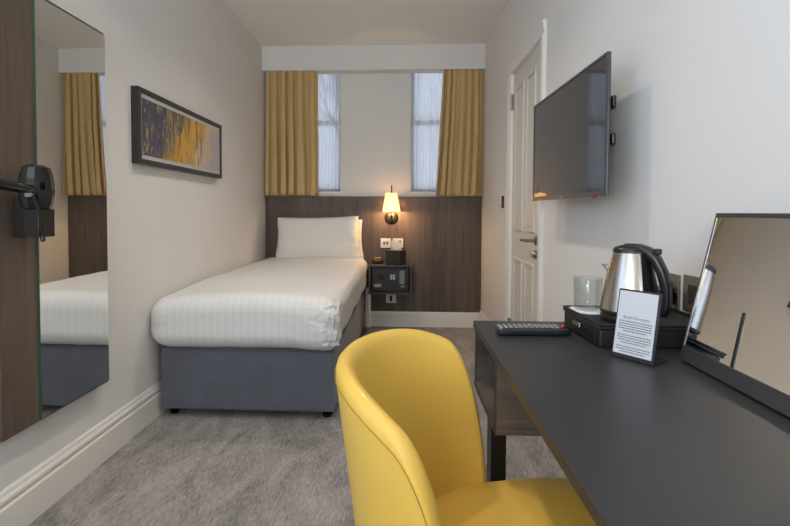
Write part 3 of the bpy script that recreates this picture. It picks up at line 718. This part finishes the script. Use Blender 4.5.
# spout lip opposite the handle
bm = NB(); tube(bm, [(-.044, 0, .112), (-.054, 0, .122), (-.066, 0, .127)], [.010, .006, .002], 10); obj('spout', bm, M_STEEL, kt)
# handle: a D-shaped arch from the lid to the base, +x side
bm = NB()
outer = [(-.010, .181), (.020, .182), (.044, .174), (.063, .155), (.078, .124), (.087, .088), (.088, .055), (.083, .030), (.078, .020), (.062, .020)]
inner = [(-.008, .166), (.010, .162), (.030, .156), (.047, .140), (.058, .115), (.066, .088), (.068, .062), (.064, .050), (.056, .044), (.054, .030)]
wd = [.018, .020, .020, .019, .017, .015, .014, .014, .014, .013]; rings = []
for (a, b_), (c, d), w_ in zip(outer, inner, wd):
    ring = []
    for k in range(16):
        t_ = 2*PI*k/16; s = .5+.5*math.copysign(abs(math.cos(t_))**.6, math.cos(t_)); y = w_*math.copysign(abs(math.sin(t_))**.6, math.sin(t_)); ring.append(bm.verts.new((c+(a-c)*s, y, d+(b_-d)*s)))
    rings.append(ring)
for A, B in zip(rings, rings[1:]):
    for k in range(16): bm.faces.new((A[k], A[(k+1) % 16], B[(k+1) % 16], B[k]))
bm.faces.new(rings[0][::-1]); bm.faces.new(rings[-1])
# black strip running down the body under the handle
g = []
for i in range(9):
    z = .026+.134*i/8; r_ = kr(z)+.0025; row = []
    for k in range(7):
        a = (-1+2*k/6)*(.74-.012*i); row.append(bm.verts.new((r_*math.cos(a), r_*math.sin(a), z)))
    g.append(row)
for i in range(8):
    for k in range(6): bm.faces.new((g[i][k], g[i][k+1], g[i+1][k+1], g[i+1][k]))
hk = obj('handle', bm, M_BLK, kt, sm=True, ang=60)
bm = NB(); bbox(bm, .050, .064, -.010, .010, .158, .172, .003, M=Matrix.Identity(4)); obj('lid_button', bm, M_BLKM, hk)

# sockets on the right wall
def socket_right(y, z, label):
    t = thing('wall_socket', label, 'socket', (W, y, z), local=True, group='brushed steel wall sockets')
    bm = NB(); bbox(bm, -.007, 0, -.046, .046, -.046, .046, .002); obj('plate', bm, M_SOCKM, t)
    bm = NB(); bbox(bm, -.010, -.006, -.020, .020, -.024, .024, .001); obj('insert', bm, M_BLK, t)
    for s in (-1, 1): bm = NB(); lathe(bm, [(0, .0015), (.003, .001), (.0035, 0)], n=10, M=Matrix.Translation((-.007, s*.036, 0)) @ Matrix.Rotation(-PI/2, 4, 'Y'), cap=False); obj('screw', bm, M_CHROME, t)
    return t
socket_right(1.282, .845, 'brushed steel wall socket behind the kettle, with a black plug in it')
socket_right(1.170, .850, 'brushed steel wall socket half hidden by the propped desk mirror')
pg = thing('power_plug', 'black power plug pushed into the socket behind the kettle', 'plug', (W-.012, 1.270, .830), local=True)
bm = NB(); bbox(bm, -.036, .0015, -.024, .024, -.024, .024, .008, 3); obj('plug_body', bm, M_BLK, pg)
bm = NB(); tube(bm, [(-.030, 0, -.020), (-.036, -.004, -.036), (-.048, -.03, -.029), (-.070, -.06, -.029), (-.088, -.075, -.0285)], .0028, 8); obj('cord', bm, M_BLK, pg, sm=True)

# ------------------------------------------------------------------ card in an acrylic stand (no code square)
st = thing('card_stand', 'white information card in a black-edged L stand in front of the kettle', 'card stand', (1.729, .968, .75), 0)
pL = Vector((1.700, .998, .75)); pR = Vector((1.751, .929, .75))
dd = (pR-pL).normalized(); nn = Vector((0, 0, 1)).cross(dd).normalized()       # nn: away from the camera
SW = (pR-pL).length; LEAN = .20
uu = (Vector((0, 0, 1))*math.cos(LEAN)+nn*math.sin(LEAN)).normalized(); fn = dd.cross(uu).normalized()
Ms = Matrix((( dd.x, uu.x, fn.x, pL.x), (dd.y, uu.y, fn.y, pL.y), (dd.z, uu.z, fn.z, pL.z+.004), (0, 0, 0, 1)))   # local: x along, y up the card, z towards the viewer
SH = .140
bm = NB(); bbox(bm, 0, SW, 0, SH, -.006, 0, .0015, 1, M=Ms)
b0 = NB(); bbox(b0, 0, SW, -.0, .055, 0, .004, .001, 1, M=Matrix(((dd.x, nn.x, 0, pL.x), (dd.y, nn.y, 0, pL.y), (0, 0, 1, .7503), (0, 0, 0, 1)))); merge(bm, b0)
so = obj('stand', bm, M_BLKM, st)
bm = NB(); box(bm, .0035, SW-.0045, .006, SH-.004, .0001, .0008, M=Ms); cdp = obj('card', bm, mat('pale grey card', (196, 198, 202), .6), st)
def text(s, size, x, y, m, parent, name='lettering', M_=Ms, dz=.0010):
    c = bpy.data.curves.new('t', 'FONT'); c.body = s; c.size = size; c.align_x = 'CENTER'; c.extrude = .00005
    o = bpy.data.objects.new('t', c); COL.objects.link(o); dg = bpy.context.evaluated_depsgraph_get(); me = bpy.data.meshes.new_from_object(o.evaluated_get(dg))
    b = NB(); b.from_mesh(me); bpy.data.objects.remove(o); bpy.data.curves.remove(c); bpy.data.meshes.remove(me)
    bmesh.ops.transform(b, matrix=M_ @ Matrix.Translation((x, y, dz)), verts=b.verts[:]); return obj(name, b, m, parent)
text('Room Directory', .0078, SW/2, .0795, M_BLK, cdp, 'heading')
bm = NB(); rnd = random.Random(2)
for k, yy in enumerate((.0725, .0675, .0625, .0575, .0525, .044, .039, .034, .029, .0205, .0155, .0105)):
    half = SW/2-.008-(.010 if k in (4, 8, 11) else 0)-.002*rnd.random(); x = SW/2-half
    while x < SW/2+half-.001:
        l_ = min(rnd.uniform(.0025, .0065), SW/2+half-x); box(bm, x, x+l_, yy, yy+.0019, .0009, .0011, M=Ms); x += l_+.0011
obj('small_print', bm, M_GREYTX, cdp)

# ------------------------------------------------------------------ propped desk mirror
B0 = Vector((1.8259, .9734, .7545)); th = -.012; tl_ = .2183
d_ = Vector((math.sin(th), -math.cos(th), 0)); n_ = Vector((math.cos(th), math.sin(th), 0)); u_ = Vector((0, 0, 1))*math.cos(tl_)+n_*math.sin(tl_); fnn = d_.cross(u_); 
if fnn.x > 0: fnn = -fnn
Mm = Matrix(((d_.x, u_.x, fnn.x, B0.x), (d_.y, u_.y, fnn.y, B0.y), (d_.z, u_.z, fnn.z, B0.z), (0, 0, 0, 1)))
dm = thing('desk_mirror', 'rectangular mirror with a dark frame propped up at the back of the desk', 'mirror', (1.85, .72, .75))
MW, MH = .50, .3045
bm = NB(); box(bm, 0, MW, .0, MH, -.016, -.003, M=Mm)
box(bm, 0, MW, 0, .028, -.003, .0, M=Mm); box(bm, 0, MW, MH-.008, MH, -.003, 0, M=Mm); box(bm, 0, .002, .028, MH-.008, -.003, 0, M=Mm); box(bm, MW-.004, MW, .028, MH-.008, -.003, 0, M=Mm)
bmesh.ops.transform(bm, matrix=Matrix.Translation(-fnn*0), verts=bm.verts[:])
mf = obj('frame', bm, mat('dark mirror frame', (58, 57, 58), .35), dm)
bm = NB(); box(bm, .002, MW-.004, .028, MH-.008, -.0029, -.0022, M=Mm); obj('mirror_face', bm, M_MIRROR, dm)
bm = NB(); box(bm, .0021, .0031, .029, MH-.009, -.0021, -.0015, M=Mm); box(bm, .0046, MW-.004, .0281, .0291, -.0021, -.0015, M=Mm); obj('bevel_strip', bm, M_SOCKM, dm, label='bright bevel line')
bm = NB()
P0 = B0+d_*.25+u_*.22-fnn*.018
tube(bm, [P0, Vector((P0.x+.035, P0.y, .7545))], .004, 8); obj('easel_leg', bm, M_LEGM, dm)

# ------------------------------------------------------------------ yellow tub chair
CCX, CCY, CTH = 1.392, .789, -.236
ch = thing('tub_chair', 'mustard yellow leather tub chair pulled up to the desk', 'chair', (CCX, CCY, 0), CTH)
A_, B_, ZT_, L_, FL, ZE = .262, .246, .811, .001, .146, .458
NS, THK = 96, .034
def plan(t):        # t in -1..1 ; returns x, y, tangent normal outward, rim height
    tot = 1.5*A_+L_; u = abs(t)*tot; sg = 1 if t >= 0 else -1
    if u < 1.5*A_: ph = (u/(1.5*A_))*PI/2; x, y = -B_*math.cos(ph), sg*A_*math.sin(ph); nx, ny = -math.cos(ph)/B_, sg*math.sin(ph)/A_
    else: x, y = u-1.5*A_, sg*A_; nx, ny = 0, sg
    l = math.hypot(nx, ny); at_ = abs(t)
    z = ZT_-.112*at_**3.45
    q_ = max(0, at_-.73)/.27; z -= (ZT_-.112-ZE)*(q_**2.1*.75+.25*q_**5)*1.0
    return x, y, nx/l, ny/l, z
bm = NB(); rows = []; stitch = []
for i in range(NS+1):
    t_ = -1+2*i/NS; x, y, nx, ny, zr = plan(t_)
    def P(off, z):
        k = 1-FL*(ZT_-z); px_ = (x if x > 0 else x*(1-.62*(ZT_-z)))+nx*off; py_ = y*k+ny*off; return (px_, py_, z)
    zb = .30; ring = []
    for k in range(9): z = zb+(zr-.024-zb)*k/8; ring.append(P(-.0, z))
    for k in range(1, 8):
        a = PI*k/8; ring.append(P(-THK/2+THK/2*math.cos(a)*1.0, zr-.024+.024*math.sin(a)))
    for k in range(9): z = zr-.024+(min(.40, zr-.03)-zr+.024)*k/8; ring.append(P(-THK-.006*math.sin(PI*k/8), z))
    ring.append(P(-THK, zb)) 
    stitch.append(P(.0012, zr-.022))
    rows.append([bm.verts.new(q) for q in ring])
for A2, B2 in zip(rows, rows[1:]):
    n = len(A2)
    for k in range(n-1): bm.faces.new((A2[k], A2[k+1], B2[k+1], B2[k]))
    bm.faces.new((A2[n-1], A2[0], B2[0], B2[n-1]))
bm.faces.new(rows[0]); bm.faces.new(rows[-1][::-1])
shl = obj('shell_back', bm, M_YEL, ch, sm=True, ang=70)
bm = NB(); tube(bm, stitch, .0006, 6); obj('stitching', bm, M_STITCH, shl)
# seat cushion
bm = NB()
def seatpt(a, r, z):
    c, s = math.cos(a), math.sin(a); ex = .62; x = abs(c)**ex*math.copysign(1, c); y = abs(s)**ex*math.copysign(1, s)
    fx = .275 if x > 0 else .175; z += .05*x*r*(z > .42)
    return Vector((fx*x*r+.0, (.226+.045*max(0, x))*y*r, z))
rings = []; NA = 56
for r_, z in ((.90, .33), (.97, .345), (1.0, .37), (1.0, .440), (.99, .458), (.965, .468), (.92, .473), (.7, .478), (.4, .480), (.05, .481)):
    rings.append([bm.verts.new(seatpt(2*PI*k/NA, r_, z)) for k in range(NA)])
for A2, B2 in zip(rings, rings[1:]):
    for k in range(NA): bm.faces.new((A2[k], A2[(k+1) % NA], B2[(k+1) % NA], B2[k]))
bm.faces.new(rings[0][::-1]); bm.faces.new(rings[-1])
obj('seat', bm, M_YEL, ch, sm=True, ang=70)
bm = NB(); bbox(bm, -.16, .19, -.19, .19, .296, .332, .006); obj('seat_frame', bm, M_LEGM, ch)
for x, y in ((.17, .17), (.17, -.17), (-.13, .15), (-.13, -.15)):
    bm = NB(); tube(bm, [(x*1.25, y*1.2, 0), (x, y, .30)], [.010, .016], 12); obj('leg', bm, M_LEGM, ch, sm=True)

for o in bpy.data.objects:
    if '_o' in o: del o['_o']
